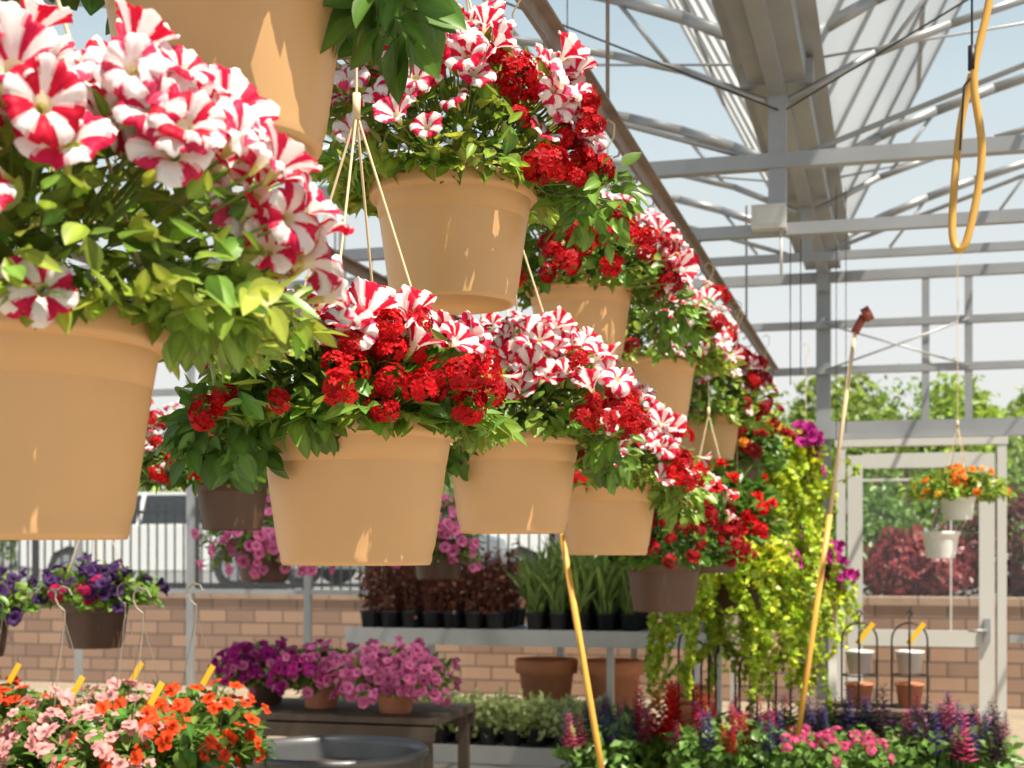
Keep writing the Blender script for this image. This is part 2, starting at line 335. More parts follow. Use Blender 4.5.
PNK=solidp((.78,.20,.42),24)
def jenny(e,C,n,r,zlo,col,spread=.25,ls=(.024,.038)):
    b=Batch()
    for i in range(n):
        a=rng.uniform(0,6.28); p=np.array(C)+np.array([r*math.cos(a),r*math.sin(a),rng.uniform(0,.1)]); d=np.array([math.cos(a),math.sin(a),0])
        ln=rng.uniform(.25,1.)*zlo; steps=max(4,int(ln/.02)); out=rng.uniform(.3,1.)*spread; side=rng.normal(size=3)*.07
        prev=p; kk=rng.uniform(.7,1.1)
        for k in range(steps):
            t=k/steps; q=p+d*out*math.sqrt(t)*.6+side*math.sin(t*5+i)+np.array([0,0,-ln*t**1.15+.04*math.sin(t*3)])
            tube(b,prev,q,.0018,CYL5,(.35,.42,.08)); prev=q
            x=unit(rng.normal(size=(4,3))+np.array([0,0,-.3])); z=unit(rng.normal(size=(4,3))*.5+d*.6+UP*.8)
            b.add(ROUND,frame_x(x,z)*rng.uniform(ls[0],ls[1],4)[:,None,None],np.tile(q,(4,1)),kk*np.array(col)*rng.uniform(.65,1.2,(4,1))*np.array([rng.uniform(.75,1.1),1,1]))
    b.build('trailing_stems',M_LEAF,e)
e=basket('hanging_flower_basket',-.70,8.1,2.10,.27,.24,.18,900,.05,GL,[(MAG,(.95,.4,.5),.3,50,.036)],potm=M_POTD); jenny(e,(0,0,0),70,.17,.95,GL,.42)
e=basket('hanging_flower_basket',-.74,6.95,1.50,.28,.24,.18,900,.05,GL,[(MAG,(1,.3,.3),.2,6,.034)],potm=M_POTD); jenny(e,(0,0,0),85,.17,.74,GL,.48)
e=basket('hanging_flower_basket',-.50,8.5,1.47,.20,.22,.16,700,.05,G2,[(MAG,(.5,.7,.5),.4,50,.036)],potm=M_POTD); jenny(e,(0,0,0),30,.13,.6,GL,.35)
# second aisle row at the left
basket('hanging_flower_basket',-2.50,4.03,1.87,.27,.28,.08,900,.05,GM,[(VERB,(.3,.7,.4),.5,44,.026,VR),(star,(.2,.5,.8),.4,16,.036)],potm=M_POTD,ps=.85)
basket('hanging_flower_basket',-2.12,4.25,1.85,.26,.25,.08,900,.05,GM,[(star,(-.2,.5,.6),.4,18,.036),(VERB,(.3,.7,.4),.5,18,.026,VR)],potm=M_POTD,ps=.85)
PUR=solidp((.06,.022,.10),30)
basket('hanging_flower_basket',-3.296,5.32,1.40,.26,.14,.08,700,.05,G2,[(PUR,(.1,.6,.6),.55,46,.032),(VERB,(-.1,.9,.2),.3,4,.03,(.5,.01,.1))],potm=M_POTD)
basket('hanging_flower_basket',-3.80,5.2,1.36,.26,.16,.08,700,.05,G2,[(PUR,(.1,.6,.6),.55,44,.032)],potm=M_POTD)
basket('hanging_flower_basket',-3.02,6.4,1.66,.28,.22,.30,600,.05,G2,[(PNK,(.1,.7,.1),.6,90,.034)],potm=M_POTD)
basket('hanging_flower_basket',-2.35,7.14,1.66,.25,.22,.25,600,.05,G2,[(PNK,(.1,.7,.1),.6,80,.034)],potm=M_POTD)
ORG=(.88,.20,.02)
basket('hanging_flower_basket',.335,7.86,1.905,.25,.13,.06,900,.05,G1,[(IMP,(.0,.4,.6),.6,26,.024,ORG),(IMP,(.0,.4,.4),.7,12,.022,(.9,.50,.05))],potm=M_WHITE,ps=.66,hang=.36,rail=3.20)
basket('hanging_flower_basket',.247,7.80,1.70,.05,.02,.02,30,.02,G1,[],potm=M_WHITE,ps=.66,wires=False)
b=Batch()
for a in(0,2.1,4.2): tube(b,(.247+.095*math.cos(a),7.80+.095*math.sin(a),1.70),(.335+.06*math.cos(a),7.86+.06*math.sin(a),1.78),.0015,CYL5)
b.build('linking_hanger_strands',M_WIRE)
# ------------------------------------------------------------------ overhead rails
for uu,nm in((-.80,'basket_rail'),(-2.3,'basket_rail'),(-3.3,'basket_rail')):
    b=Batch(); beam(b,(uu,.6,2.84),(uu,9.9,2.84),.012,.05); beam(b,(uu+.015,.6,2.862),(uu+.015,9.9,2.862),.035,.008)
    for k in range(30):
        v=.7+k*.31; poly(b,[(uu,v,2.82),(uu+.014,v,2.80),(uu+.012,v,2.775),(uu-.006,v,2.77)],.003,CYL5)
    for v in(2.,4.,6.,8.): tube(b,(uu,v,2.86),(uu,v,3.55 if v!=6 else 2.93),.006)
    b.build(nm,M_RAIL,None,(uu,5,2.84))
# ------------------------------------------------------------------ roof structure
ZG=3.55; UG=-.47; BAY=7.2
def hz(s): m=min(s,BAY-s); return .5*max(m,0)**.6
e=empty('gutter_beam',(UG,5.5,ZG)); b=Batch()
box(b,(UG,5.5,ZG+.02),(.20,9.,.02)); box(b,(UG-.11,5.5,ZG+.07),(.02,9.,.12)); box(b,(UG+.11,5.5,ZG+.07),(.02,9.,.12)); box(b,(UG,5.5,ZG-.01),(.07,9.,.05))
box(b,(UG-.15,5.5,ZG+.125),(.08,9.,.012)); box(b,(UG+.15,5.5,ZG+.125),(.08,9.,.012)); b.build('gutter_channel',M_GALV,e,(UG,5.5,ZG))
for vv in(4.,6.,8.,9.95):
    b=Batch(); e=empty('roof_truss',(UG,vv,ZG))
    for sg in(-1,1):
        pts=[(UG+sg*s,vv,ZG+.05+hz(s)) for s in [0,.08,.2,.4,.7,1,1.4,1.8,2.3,2.9,3.6,4.3,4.9,5.4,5.8,6.2,6.5,6.8,7.,7.2]]
        poly(b,pts,.028)
        pts2=[(UG+sg*s,vv,ZG-.12+hz(s)*.80) for s in [0.05,.4,.7,1,1.4,1.8,2.3,2.9,3.6]]
        if vv in(6.,8.): poly(b,pts2,.018)
        for s in(.7,1.4,2.3,3.6): tube(b,(UG+sg*s,vv,ZG+.05+hz(s)),(UG+sg*(s-.25),vv,ZG-.12+hz(max(s-.25,.05))*.8),.010)
        if vv in(6.,8.):
            for s in(1.8,3.6,5.4): tube(b,(UG+sg*s,vv,3.24),(UG+sg*s,vv,ZG+.05+hz(s)),.018)
            tube(b,(UG+sg*3.6,vv,ZG+.9),(UG+sg*.1,vv,3.26),.012)
    if vv==6.:
        beam(b,(-7.6,vv,3.24),(6.8,vv,3.24),.06,.062); beam(b,(-7.6,vv,2.95),(6.8,vv,2.95),.045,.05)
        box(b,(UG,vv,3.25),(.075,.040,.62)); box(b,(UG,vv,3.60),(.3,.1,.1))
        for s in(-6,-4.8,-3.6,-2.4,-1.2,1.2,2.4,3.6,4.8): tube(b,(UG+s,vv,2.95),(UG+s,vv,3.24),.012)
    elif vv==8.:
        beam(b,(-7.6,vv,3.24),(6.8,vv,3.24),.04,.045); box(b,(UG,vv,3.42),(.06,.03,.36))
    else:
        box(b,(UG,vv,ZG-.05),(.08,.05,.2))
    b.build('truss_tubes',M_GALV,e,(UG,vv,ZG))
b=Batch()
for sg in(-1,1):
    for s in(1.4,2.9,3.6,4.9,6.2): tube(b,(UG+sg*s,1.,ZG+.08+hz(s)),(UG+sg*s,10,ZG+.08+hz(s)),.016)
    for (a_,c_) in((4,6),(6,8),(8,10)):
        tube(b,(UG,a_,ZG+.1),(UG+sg*2.9,c_,ZG+.08+hz(2.9)),.006)
b.build('roof_purlins',M_GALV)
for sg in(-1,1):
    e=empty('roof_vent_panel',(UG+sg*.15,7,ZG+.14)); dr=np.array([sg*.455,0,.89]); L0=3.2; o=np.array([UG+sg*.15,0,ZG+.14])
    b=Batch(); v0,v1=4.6,9.5
    a=o+np.array([0,v0,0]);c=o+np.array([0,v1,0]); b.add(T([a,c,c+dr*L0,a+dr*L0],[(0,1,2,3)],smooth=False),I3,(0,0,0)); b.build('translucent_sheet',M_POLY,e,(UG+sg*.15,7,ZG+.14))
    b=Batch()
    v=v0
    while v<=v1+.01:
        beam(b,o+np.array([0,v,0]),o+np.array([0,v,0])+dr*L0,.028,.035); v+=.7
    for t in(0,1.05,2.1,3.2): beam(b,a+dr*t,c+dr*t,.03,.04)
    b.build('panel_bars',M_GALV,e,(UG+sg*.15,7,ZG+.14))
b=Batch(); box(b,(-.50,5.94,2.99),(.14,.08,.10)); box(b,(-.50,5.90,2.99),(.10,.012,.07)); tube(b,(-.45,5.94,2.94),(-.45,5.94,2.75),.006); b.build('electrical_junction_box',M_ALU,None,(-.5,5.94,2.99))
b=Batch()
for (u,v,z0,z1) in((-.42,6.05,2.3,2.93),(-.38,6.1,2.35,2.93),(-.30,7.9,2.2,3.6),(-.25,7.95,2.25,3.6),(.6,5.95,1.9,3.24),(-1.15,5.,2.9,3.7)): tube(b,(u,v,z0),(u,v,z1),.0022,CYL5)
tube(b,(-2.2,4.,3.75),(-.45,6.,3.45),.004,CYL5); tube(b,(-.45,6.,3.45),(1.8,4.0,3.95),.004,CYL5)
b.build('ceiling_cables',M_DARK)
# ------------------------------------------------------------------ end wall
VW=10.
e=empty('wall_back',(0,VW,0)); b=Batch()
def hb(z,u0,u1,h=.05,w=.06): box(b,((u0+u1)/2,VW,z),(u1-u0,w,h))
hb(3.50,-8,6.8,.07); hb(3.17,-8,6.8,.05); hb(2.85,-8,6.8,.05); hb(2.43,-8,6.8,.12,.10)
hb(1.276,-8,-.42,.035,.04); hb(.06,-8,-.42,.12,.08); hb(.06,.76,6.8,.12,.08); hb(1.0,.76,6.8,.05)
for i in range(-7,0): box(b,(i*1.-.35,VW,1.21),(.05,.05,2.38))
for u in(-5.35,-3.35,-1.35,.217,.497,1.6,2.6,3.6,4.6): box(b,(u,VW,2.98),(.05,.05,1.0))
for u in(1.75,2.75,3.75,4.75,5.75): box(b,(u,VW,1.21),(.05,.05,2.38))
for u in(-7.67,-.47,6.73): box(b,(u,VW+.08,1.8),(.10,.09,3.6))
for sg in(-1,1):
    for s in(1.8,3.6,5.4): box(b,(UG+sg*s,VW,3.5+hz(s)/2),(.04,.04,hz(s)))
tube(b,(-.45,VW-.04,2.85),(.5,VW-.04,3.17),.007); tube(b,(-.45,VW-.04,3.17),(.5,VW-.04,2.85),.007)
b.build('wall_frame',M_GALV,e,(0,VW,0))
b=Batch()
for (u0,u1,z0,z1) in((-7.7,-.47,.12,2.4),(.76,6.7,.12,2.4)):
    b.add(T([(u0,VW,z0),(u1,VW,z0),(u1,VW,z1),(u0,VW,z1)],[(0,1,2,3)],smooth=False),I3,(0,0,0))
b.build('glazing',M_GLASS,e,(0,VW,0))
# door
e=empty('door_1',(.18,VW-.02,0)); b=Batch(); d0,d1=-.375,.735; y=VW-.06
box(b,(d0+.03,y,1.16),(.06,.10,2.32)); box(b,(d1-.03,y,1.16),(.06,.10,2.32)); box(b,((d0+d1)/2,y,2.335),(d1-d0+.02,.11,.05))
s0,s1=d0+.075,d1-.075
for u in(s0+.05,s1-.05): box(b,(u,y-.02,1.13),(.10,.045,2.24))
for z,h in((2.21,.10),(1.0,.11),(.12,.2)): box(b,((s0+s1)/2,y-.02,z),(s1-s0-.2,.044,h))
box(b,((s0+s1)/2,y-.018,2.08),(s1-s0-.2,.03,.018)); box(b,((s0+s1)/2+.2,y-.018,1.55),(.012,.02,1.1))
b.build('door_frame_and_leaf',M_ALU,e,(.18,VW-.02,0))
b=Batch(); b.add(T([(s0+.1,y-.02,.2),(s1-.1,y-.02,.2),(s1-.1,y-.02,2.17),(s0+.1,y-.02,2.17)],[(0,1,2,3)],smooth=False),I3,(0,0,0)); b.build('door_glass',M_GLASS,e,(.18,VW-.02,0))
b=Batch(); box(b,(s1-.05,y-.06,1.06),(.04,.03,.16)); tube(b,(s1-.05,y-.08,1.06),(s1-.17,y-.09,1.06),.01); box(b,(s0+.0,y-.03,.5),(.03,.02,.1)); box(b,(s0,y-.03,1.9),(.03,.02,.1)); b.build('door_handle_and_hinges',M_GALV,e,(.18,VW-.02,0))
# floors
b=Batch(); box(b,(-.5,4.5,-.05),(15,12,.1)); b.build('floor',M_FLOOR)
b=Batch(); box(b,(0,12.8,-.06),(60,4.6,.1)); b.build('ground_outside',M_OUT)
b=Batch(); box(b,(0,15.2,.5),(50,.4,1.06)); o=b.build('wall_retaining',M_BRICK)
b=Batch()
for i in range(80): box(b,(-20+i*.5,15.2,1.07),(.49,.46,.08))
b.build('wall_retaining_capstones',mat('capstone',(.32,.22,.15),.9,noise=.2,nscale=5))
b=Batch(); box(b,(0,75,.95),(200,119.,.1)); b.build('ground_car_park',M_ASPH)
b=Batch()
u=-16.
while u<-3.5:
    box(b,(u,16.6,1.6),(.02,.02,1.2)); u+=.13
for u in np.arange(-16,-3.5,2.4): box(b,(u,16.6,1.65),(.07,.07,1.3))
for z in(1.15,2.1): box(b,(-9.8,16.6,z),(12.6,.03,.04))
b.build('metal_fence',M_DARK,None,(-9.8,16.6,1.0))
def car(name,u,v,ang,paint):
    e=empty(name,(u,v,1.0)); e.rotation_euler=(0,0,ang)
    P=[(-2.2,.35),(-2.25,.6),(-2.15,.88),(-1.2,.98),(.9,1.0),(1.7,.92),(2.15,.78),(2.25,.55),(2.2,.32),(1.75,.28),(1.65,.55),(1.35,.68),(1.05,.55),(.95,.28),(-.95,.28),(-1.05,.55),(-1.35,.68),(-1.65,.55),(-1.75,.28)]
    def ex(P,w0,w1,b):
        n=len(P); v=[]; cz=sum(p[1] for p in P)/n
        for y,s in((-w0,.96),(-w1,1.),(w1,1.),(w0,.96)): v+=[((p[0])*s,y,cz+(p[1]-cz)*s) for p in P]
        f=[(k*n+i,k*n+(i+1)%n,(k+1)*n+(i+1)%n,(k+1)*n+i) for k in range(3) for i in range(n)]+[tuple(range(n))[::-1],tuple(range(3*n,4*n))]
        b.add(T(v,f,smooth=False),I3,(0,0,0))
    b=Batch(); ex(P,.9,.82,b)
    box(b,(-.3,0,1.47),(1.7,1.25,.05))
    for x0,x1 in((-1.75,-1.1),(-.25,-.2),(1.15,.5)):
        for s in(-1,1): beam(b,(x0,s*.74,.97),(x1,s*.62,1.46),.06,.05)
    b.build('body',paint,e)
    b=Batch(); v=[(-1.72,-.76,.96),(1.12,-.76,.96),(.5,-.62,1.45),(-1.08,-.62,1.45),(-1.72,.76,.96),(1.12,.76,.96),(.5,.62,1.45),(-1.08,.62,1.45)]
    b.add(T(v,[(0,1,2,3),(7,6,5,4),(1,5,6,2),(0,3,7,4),(3,2,6,7)],smooth=False),I3,(0,0,0)); b.build('windows',M_TINT,e)
    b=Batch()
    for x in(-1.35,1.35):
        for s in(-1,1): tube(b,(x,s*.66,.33),(x,s*.88,.33),.33,t_cyl(24))
    b.build('tyres',M_RUB,e)
    b=Batch()
    for x in(-1.35,1.35):
        for s in(-1,1): tube(b,(x,s*.80,.33),(x,s*.895,.33),.2,t_cyl(16))
    b.build('hubcaps',M_CARS,e)
car('parked_car',-11.,20.,.1,M_CARW); car('parked_car',-8.2,22.5,.0,M_CARS); car('parked_car',-4.7,23.,.2,M_CARW)
# ------------------------------------------------------------------ trees & shrubs
def mass(b,C,rad,n,ls,col,jit=.3,t=LEAFS):
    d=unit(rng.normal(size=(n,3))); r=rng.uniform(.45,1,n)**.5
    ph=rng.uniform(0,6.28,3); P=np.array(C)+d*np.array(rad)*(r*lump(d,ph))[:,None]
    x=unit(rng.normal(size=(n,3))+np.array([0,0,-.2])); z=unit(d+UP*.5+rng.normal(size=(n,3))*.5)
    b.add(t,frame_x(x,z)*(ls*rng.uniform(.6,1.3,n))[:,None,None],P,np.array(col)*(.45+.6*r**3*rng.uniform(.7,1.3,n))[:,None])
def tree(u,v,h,w,col):
    e=empty('tree',(u,v,1.)); b=Batch(); bt=Batch()
    poly(bt,[(0,0,-.1),(.1,0,h*.3),(0,.1,h*.6)],.16)
    for i in range(8):
        a=i*.8; q=np.array([w*.6*math.cos(a),w*.6*math.sin(a),h*(.48+.05*(i%4))]); tube(bt,(0,0,h*.25+i*.1),q,.05,CYL5)
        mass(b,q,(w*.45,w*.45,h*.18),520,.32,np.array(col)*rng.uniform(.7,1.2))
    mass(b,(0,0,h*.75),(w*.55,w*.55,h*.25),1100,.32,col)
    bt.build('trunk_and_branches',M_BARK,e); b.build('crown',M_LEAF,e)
TG=(.40,.54,.09)
for i,(u,v,h,w) in enumerate([(-26,42,5.7,3.4),(-19,43,5.3,3.2),(-12,41,5.6,3.),(-6,42,5.6,2.6),(-1.6,43,6.0,2.4),(1.7,41,5.4,2.0),(4.3,44,5.6,2.2),(7.4,40,5.9,2.2),(11,42,5.6,2.4),(15,40,5.8,3.)]):
    tree(u,v,h,w,np.array(TG)*rng.uniform(.75,1.1))
b=Batch()
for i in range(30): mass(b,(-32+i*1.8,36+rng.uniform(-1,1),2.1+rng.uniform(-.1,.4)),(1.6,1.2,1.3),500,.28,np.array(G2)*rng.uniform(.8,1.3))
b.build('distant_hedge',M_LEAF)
def shrub(u,v,r,h,col,n=2600,ls=.10):
    e=empty('shrub',(u,v,1.0)); b=Batch(); bt=Batch()
    for i in range(7):
        a=i*.9; q=np.array([r*.4*math.cos(a),r*.4*math.sin(a),h*.55+.1*math.sin(i*3.)]); tube(bt,(0,0,-.05),q,.02,CYL5)
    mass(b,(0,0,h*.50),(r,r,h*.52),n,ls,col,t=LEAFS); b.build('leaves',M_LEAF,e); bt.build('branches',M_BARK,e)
SR=(.15,.035,.03)
for (u,v,r,h,c) in [(-1.6,17.2,.8,1.7,SR),(-.6,17.4,.9,1.4,GM),(.3,16.8,.6,.8,(.38,.07,.08)),(1.4,17.3,.8,1.3,SR),(2.2,16.9,.6,.7,(.4,.06,.06)),(3.1,17.4,.9,1.5,GM),(4.2,17.2,.9,2.0,GM),(5.3,17.3,1.,2.4,SR),(-2.9,18.3,.8,1.5,G1),(0.3,19.5,1.5,2.9,G1),(2.8,19.5,1.5,2.9,G1),(5,19.5,1.5,3.,G1),(-2.2,20.2,1.5,2.9,G2)]: shrub(u,v,r,h,c)
# ------------------------------------------------------------------ shelf bench
e=empty('plant_shelf_bench',(-2.1,8.75,0)); b=Batch()
def tier(u0,u1,z,vc,dp=.88):
    box(b,((u0+u1)/2,vc,z),(u1-u0,dp,.02)); box(b,((u0+u1)/2,vc-dp/2-.01,z-.03),(u1-u0,.03,.10)); box(b,((u0+u1)/2,vc+dp/2+.01,z-.03),(u1-u0,.03,.08))
tier(-3.35,-.95,1.09,8.75); tier(-3.55,-1.6,.44,8.5,1.34)
for u in(-3.3,-1.65,-1.0):
    for v in(8.34,9.16): box(b,(u,v,.53),(.04,.04,1.06))
for u in(-3.3,-1.65): box(b,(u,7.9,.20),(.04,.04,.42))
b.build('shelf_frame',M_BENCH,e,(-2.1,8.75,0))
SMALLP=t_lathe([(0,0),(.045,0),(.058,.10),(.062,.10),(.062,.112),(.056,.112),(.054,.09),(0,.09)],20)
def potgroup(name,cells,potm,fn,z):
    cu=sum(c[0] for c in cells)/len(cells); cv=sum(c[1] for c in cells)/len(cells); e=empty(name,(cu,cv,z)); b=Batch(); bl=Batch(); bf=Batch()
    for (u,v) in cells: b.add(SMALLP,I3,(u,v,z)); fn(bl,bf,np.array([u,v,z+.10]))
    b.build('pots',potm,e,(cu,cv,z)); bl.build('foliage',M_LEAF,e,(cu,cv,z)); bf.build('blossoms',M_PETAL,e,(cu,cv,z))
def blades(b,C,n,h,col,t=LEAFN,lean=.35):
    x=unit(np.array([0,0,1.])+rng.normal(size=(n,3))*lean*np.array([1,1,.2])); z=unit(rng.normal(size=(n,3))); s=h*rng.uniform(.5,1.1,n)
    F=frame_x(x,z); F=F*s[:,None,None]; F[:,:,1]*=.30
    b.add(t,F,C+rng.normal(size=(n,3))*np.array([.02,.02,0]),np.array(col)*rng.uniform(.6,1.2,(n,1)))
def f_red(bl,bf,C):
    h=rng.uniform(.9,1.6)
    for i in range(6):
        q=C+rng.normal(size=3)*np.array([.03,.03,0]); tube(bl,q,q+np.array([rng.normal()*.03,0,.26*h]),.003,CYL5,(.22,.06,.03))
    mass(bl,C+np.array([0,0,.14*h]),(.07,.07,.17*h),120,.045,(.24,.075,.04),t=LEAFS)
def f_grass(bl,bf,C): blades(bl,C,40,rng.uniform(.34,.54),(.34,.46,.12),lean=.25)
cells=lambda u0,u1,v0,v1,s:[(u,v) for u in np.arange(u0,u1,s) for v in np.arange(v0,v1,s)]
potgroup('red_leaf_potted_plants',cells(-3.25,-2.30,8.45,9.05,.14),M_POTB,f_red,1.10)
potgroup('potted_ornamental_grass',cells(-2.15,-1.50,8.45,8.9,.15),M_POTB,f_grass,1.10)
def f_gr2(bl,bf,C): mass(bl,C+np.array([0,0,.1]),(.08,.08,.10),120,.05,G2)
potgroup('potted_green_seedlings',cells(-1.30,-1.0,8.45,8.9,.15),M_WHITE,f_gr2,1.10)
def f_lime(bl,bf,C): mass(bl,C+np.array([0,0,.07]),(.10,.10,.10),170,.05,(.66,.74,.30),t=LEAFS)
potgroup('variegated_potted_plants',cells(-2.75,-1.62,7.92,8.3,.15),M_POTB,f_lime,.45)
potgroup('potted_herb_seedlings',cells(-3.45,-2.95,7.92,8.3,.15),M_POTB,f_gr2,.45)
TP=t_lathe([(0,0),(.13,0),(.175,.36),(.20,.36),(.205,.44),(.195,.45),(.17,.44),(.16,.36),(0,.34)],40)
for u in(-2.15,-1.72): b=Batch(); b.add(TP,I3,(u,8.75,.452)); b.build('terracotta_planter',M_TERRA,None,(u,8.75,.452))
b=Batch(); BW=t_lathe([(0,0),(.10,0),(.17,.14),(.18,.145),(.18,.16),(.165,.155),(.1,.05),(0,.04)],32)
for u,z in((-1.22,.47),(-1.22,.52),(-1.22,.57)): b.add(BW,I3,(u,8.9,z))
b.build('stacked_planter_bowls',M_TERRA,None,(-1.22,8.9,.47))
b=Batch(); box(b,(-1.2,8.85,.45),(.6,.5,.03)); [box(b,(uu,vv,.22),(.04,.04,.44)) for uu in(-1.45,-.95) for vv in(8.65,9.05)]; b.build('side_shelf',M_BENCH,None,(-1.2,8.85,0))
# ------------------------------------------------------------------ tables
def table(name,u0,u1,v0,v1,z,m=M_BENCH):
    b=Batch(); box(b,((u0+u1)/2,(v0+v1)/2,z-.02),(u1-u0,v1-v0,.04)); box(b,((u0+u1)/2,v0+.015,z-.07),(u1-u0,.03,.08)); box(b,((u0+u1)/2,v1-.015,z-.07),(u1-u0,.03,.08))
    for u in(u0+.05,u1-.05):
        for v in(v0+.05,v1-.05): box(b,(u,v,(z-.04)/2),(.05,.05,z-.04))
    b.build(name,m,None,((u0+u1)/2,(v0+v1)/2,0))
table('display_table',-3.35,-2.1,6.3,7.0,.80,M_WOOD)
def potted(name,u,v,z,R,H,D,n,ls,g,fl,potm,ps=.8,tm=(LEAF,LEAFW),zmin=-.4):
    return basket(name,u,v,z+.2175*ps+.001,R,H,D,n,ls,g,fl,potm=potm,ps=ps,wires=False,tmpl=tm,zmin=zmin)
potted('potted_pink_petunia',-2.36,6.5,.80,.30,.18,.16,600,.05,G2,[(PNK,(.1,.7,.4),.6,150,.031)],M_TERRA,ps=.7)
potted('potted_pink_petunia',-2.80,6.6,.80,.25,.16,.14,600,.05,G2,[(PNK,(.1,.7,.4),.6,60,.031),(MAG,(-.4,.7,.4),.4,34,.031)],M_TERRA,ps=.7)
potted('potted_pink_petunia',-3.15,6.7,.80,.25,.16,.14,600,.05,G2,[(PNK,(.1,.7,.4),.6,30,.031),(MAG,(-.2,.7,.5),.5,64,.031)],M_POTD,ps=.7)
b=Batch(); b.add(t_lathe([(0,0),(.33,0),(.335,.3),(.345,.31),(.335,.32),(.36,.78),(.375,.785),(.38,.80),(.37,.815),(.355,.80),(.35,.78),(.33,.1),(0,.1)],48),I3,(-2.15,5.2,0)); b.build('galvanised_tub',M_TUB,None,(-2.15,5.2,0))
b=Batch(); b.add(t_lathe([(0,0),(.345,.0)],32),I3,(-2.15,5.2,.72)); b.build('tub_soil',M_SOIL,None,(-2.15,5.2,.72))
# ------------------------------------------------------------------ foreground impatiens
table('foreground_bench',-3.0,-1.60,3.0,4.3,.80,M_WOOD)
PK=(.88,.40,.38); OR=(.88,.08,.015)
def hookh(e,h=.42,ps=.85):
    b=Batch(); ap=np.array([0,0,h])
    for i in range(3):
        a=.7+i*2.094; tube(b,(.147*ps*math.cos(a),.147*ps*math.sin(a),0),ap,.0013,CYL5)
    pts=[ap+np.array([x,0,z]) for x,z in((0,0),(0,.03),(-.02,.045),(-.03,.065),(-.028,.085),(-.01,.10),(.012,.095),(.024,.075))]; poly(b,pts,.0028,CYL5); b.build('hanger',M_HOOK,e)
    b=Batch(); b.add(BOX,frame_x(np.array([.5,.1,.9]),np.array([.2,-1,0.]))@np.diag([.07,.018,.002]),(.04,0,h*.55)); b.build('plant_tag',M_TAG,e)
for (u,v,fl) in [(-2.72,3.35,[(IMP,(.1,.6,.6),.6,90,.025,PK)]),(-2.30,3.55,[(IMP,(.1,.6,.6),.6,90,.025,PK)]),(-1.99,3.45,[(IMP,(-.5,.6,.6),.4,40,.025,PK),(IMP,(.4,.6,.6),.5,34,.028,OR)]),(-2.75,3.9,[(IMP,(.1,.6,.6),.6,60,.025,OR)]),(-2.12,4.0,[(IMP,(.1,.6,.6),.6,60,.028,OR)]),(-2.4,4.05,[(IMP,(.1,.6,.6),.6,50,.025,PK)])]:
    e=potted('potted_impatiens',u,v,.80,.24,.19,.12,900,.05,GM,fl,M_POTB,ps=.8); hookh(e)
# ------------------------------------------------------------------ salvia bench
table('salvia_bench',-1.40,.55,5.9,6.9,.52,M_WOOD)
def f_sal(cols,h=.16,ns=3):
    def f(bl,bf,C):
        mass(bl,C+np.array([0,0,.09]),(.09,.09,.12),110,.055,(.20,.38,.07),t=LEAFS)
        for i in range(ns):
            col=cols[rng.integers(len(cols))]; q=C+rng.normal(size=3)*np.array([.045,.045,.0])+np.array([0,0,.12]); hh=h*rng.uniform(.5,1.2)
            tube(bl,q-np.array([0,0,.1]),q+np.array([0,0,hh*.9]),.002,CYL5,(.15,.25,.08)); s=np.diag([hh*1.2,hh*1.2,hh]); bf.add(SPIKE,s,q,np.array(col)*rng.uniform(.8,1.2))
    return f
def f_pinkm(bl,bf,C):
    mass(bl,C+np.array([0,0,.08]),(.09,.09,.11),110,.05,(.20,.38,.07),t=LEAFS)
    for i in range(6):
        d=unit(rng.normal(size=3)+UP*1.3+TOWARD*.5); bf.add(VERB[i%3],frame_z(d[None],0)*.020,(C+np.array([0,0,.08])+d*np.array([.1,.1,.12]))[None],np.array(PKK)*rng.uniform(.8,1.3))
BLU=(.12,.08,.30); PKK=(.78,.12,.28); RED=(.85,.02,.02); DP=(.10,.03,.08)
potgroup('potted_salvia',cells(-1.33,-1.12,6.0,6.8,.15),M_POTB,f_sal([BLU,BLU,PKK]),.52)
potgroup('potted_salvia',cells(-.84,-.50,6.0,6.8,.15),M_POTB,f_sal([RED,PKK,BLU]),.52)
potgroup('potted_pink_verbena',cells(-.40,.02,6.0,6.4,.15),M_POTB,f_pinkm,.52)
potgroup('potted_salvia',cells(-.40,.02,6.5,6.8,.15),M_POTB,f_sal([DP,BLU],.20,4),.52)
potgroup('potted_salvia',cells(.1,.40,6.0,6.8,.15),M_POTB,f_sal([PKK,DP,DP,BLU],.18,4),.52)
e=potted('potted_celosia',-.98,6.3,.52,.13,.14,.08,400,.06,G2,[],M_POTB,ps=.6)
b=Batch()
for i in range(10):
    q=np.array([rng.normal()*.06,rng.normal()*.06,.10]); b.add(SPIKE,np.diag([.24,.24,.26]),q,(.85,.02,.01))
b.build('red_plumes',M_PETAL,e)
table('small_display_stand',-.45,.40,7.0,7.45,.82,M_WOOD)
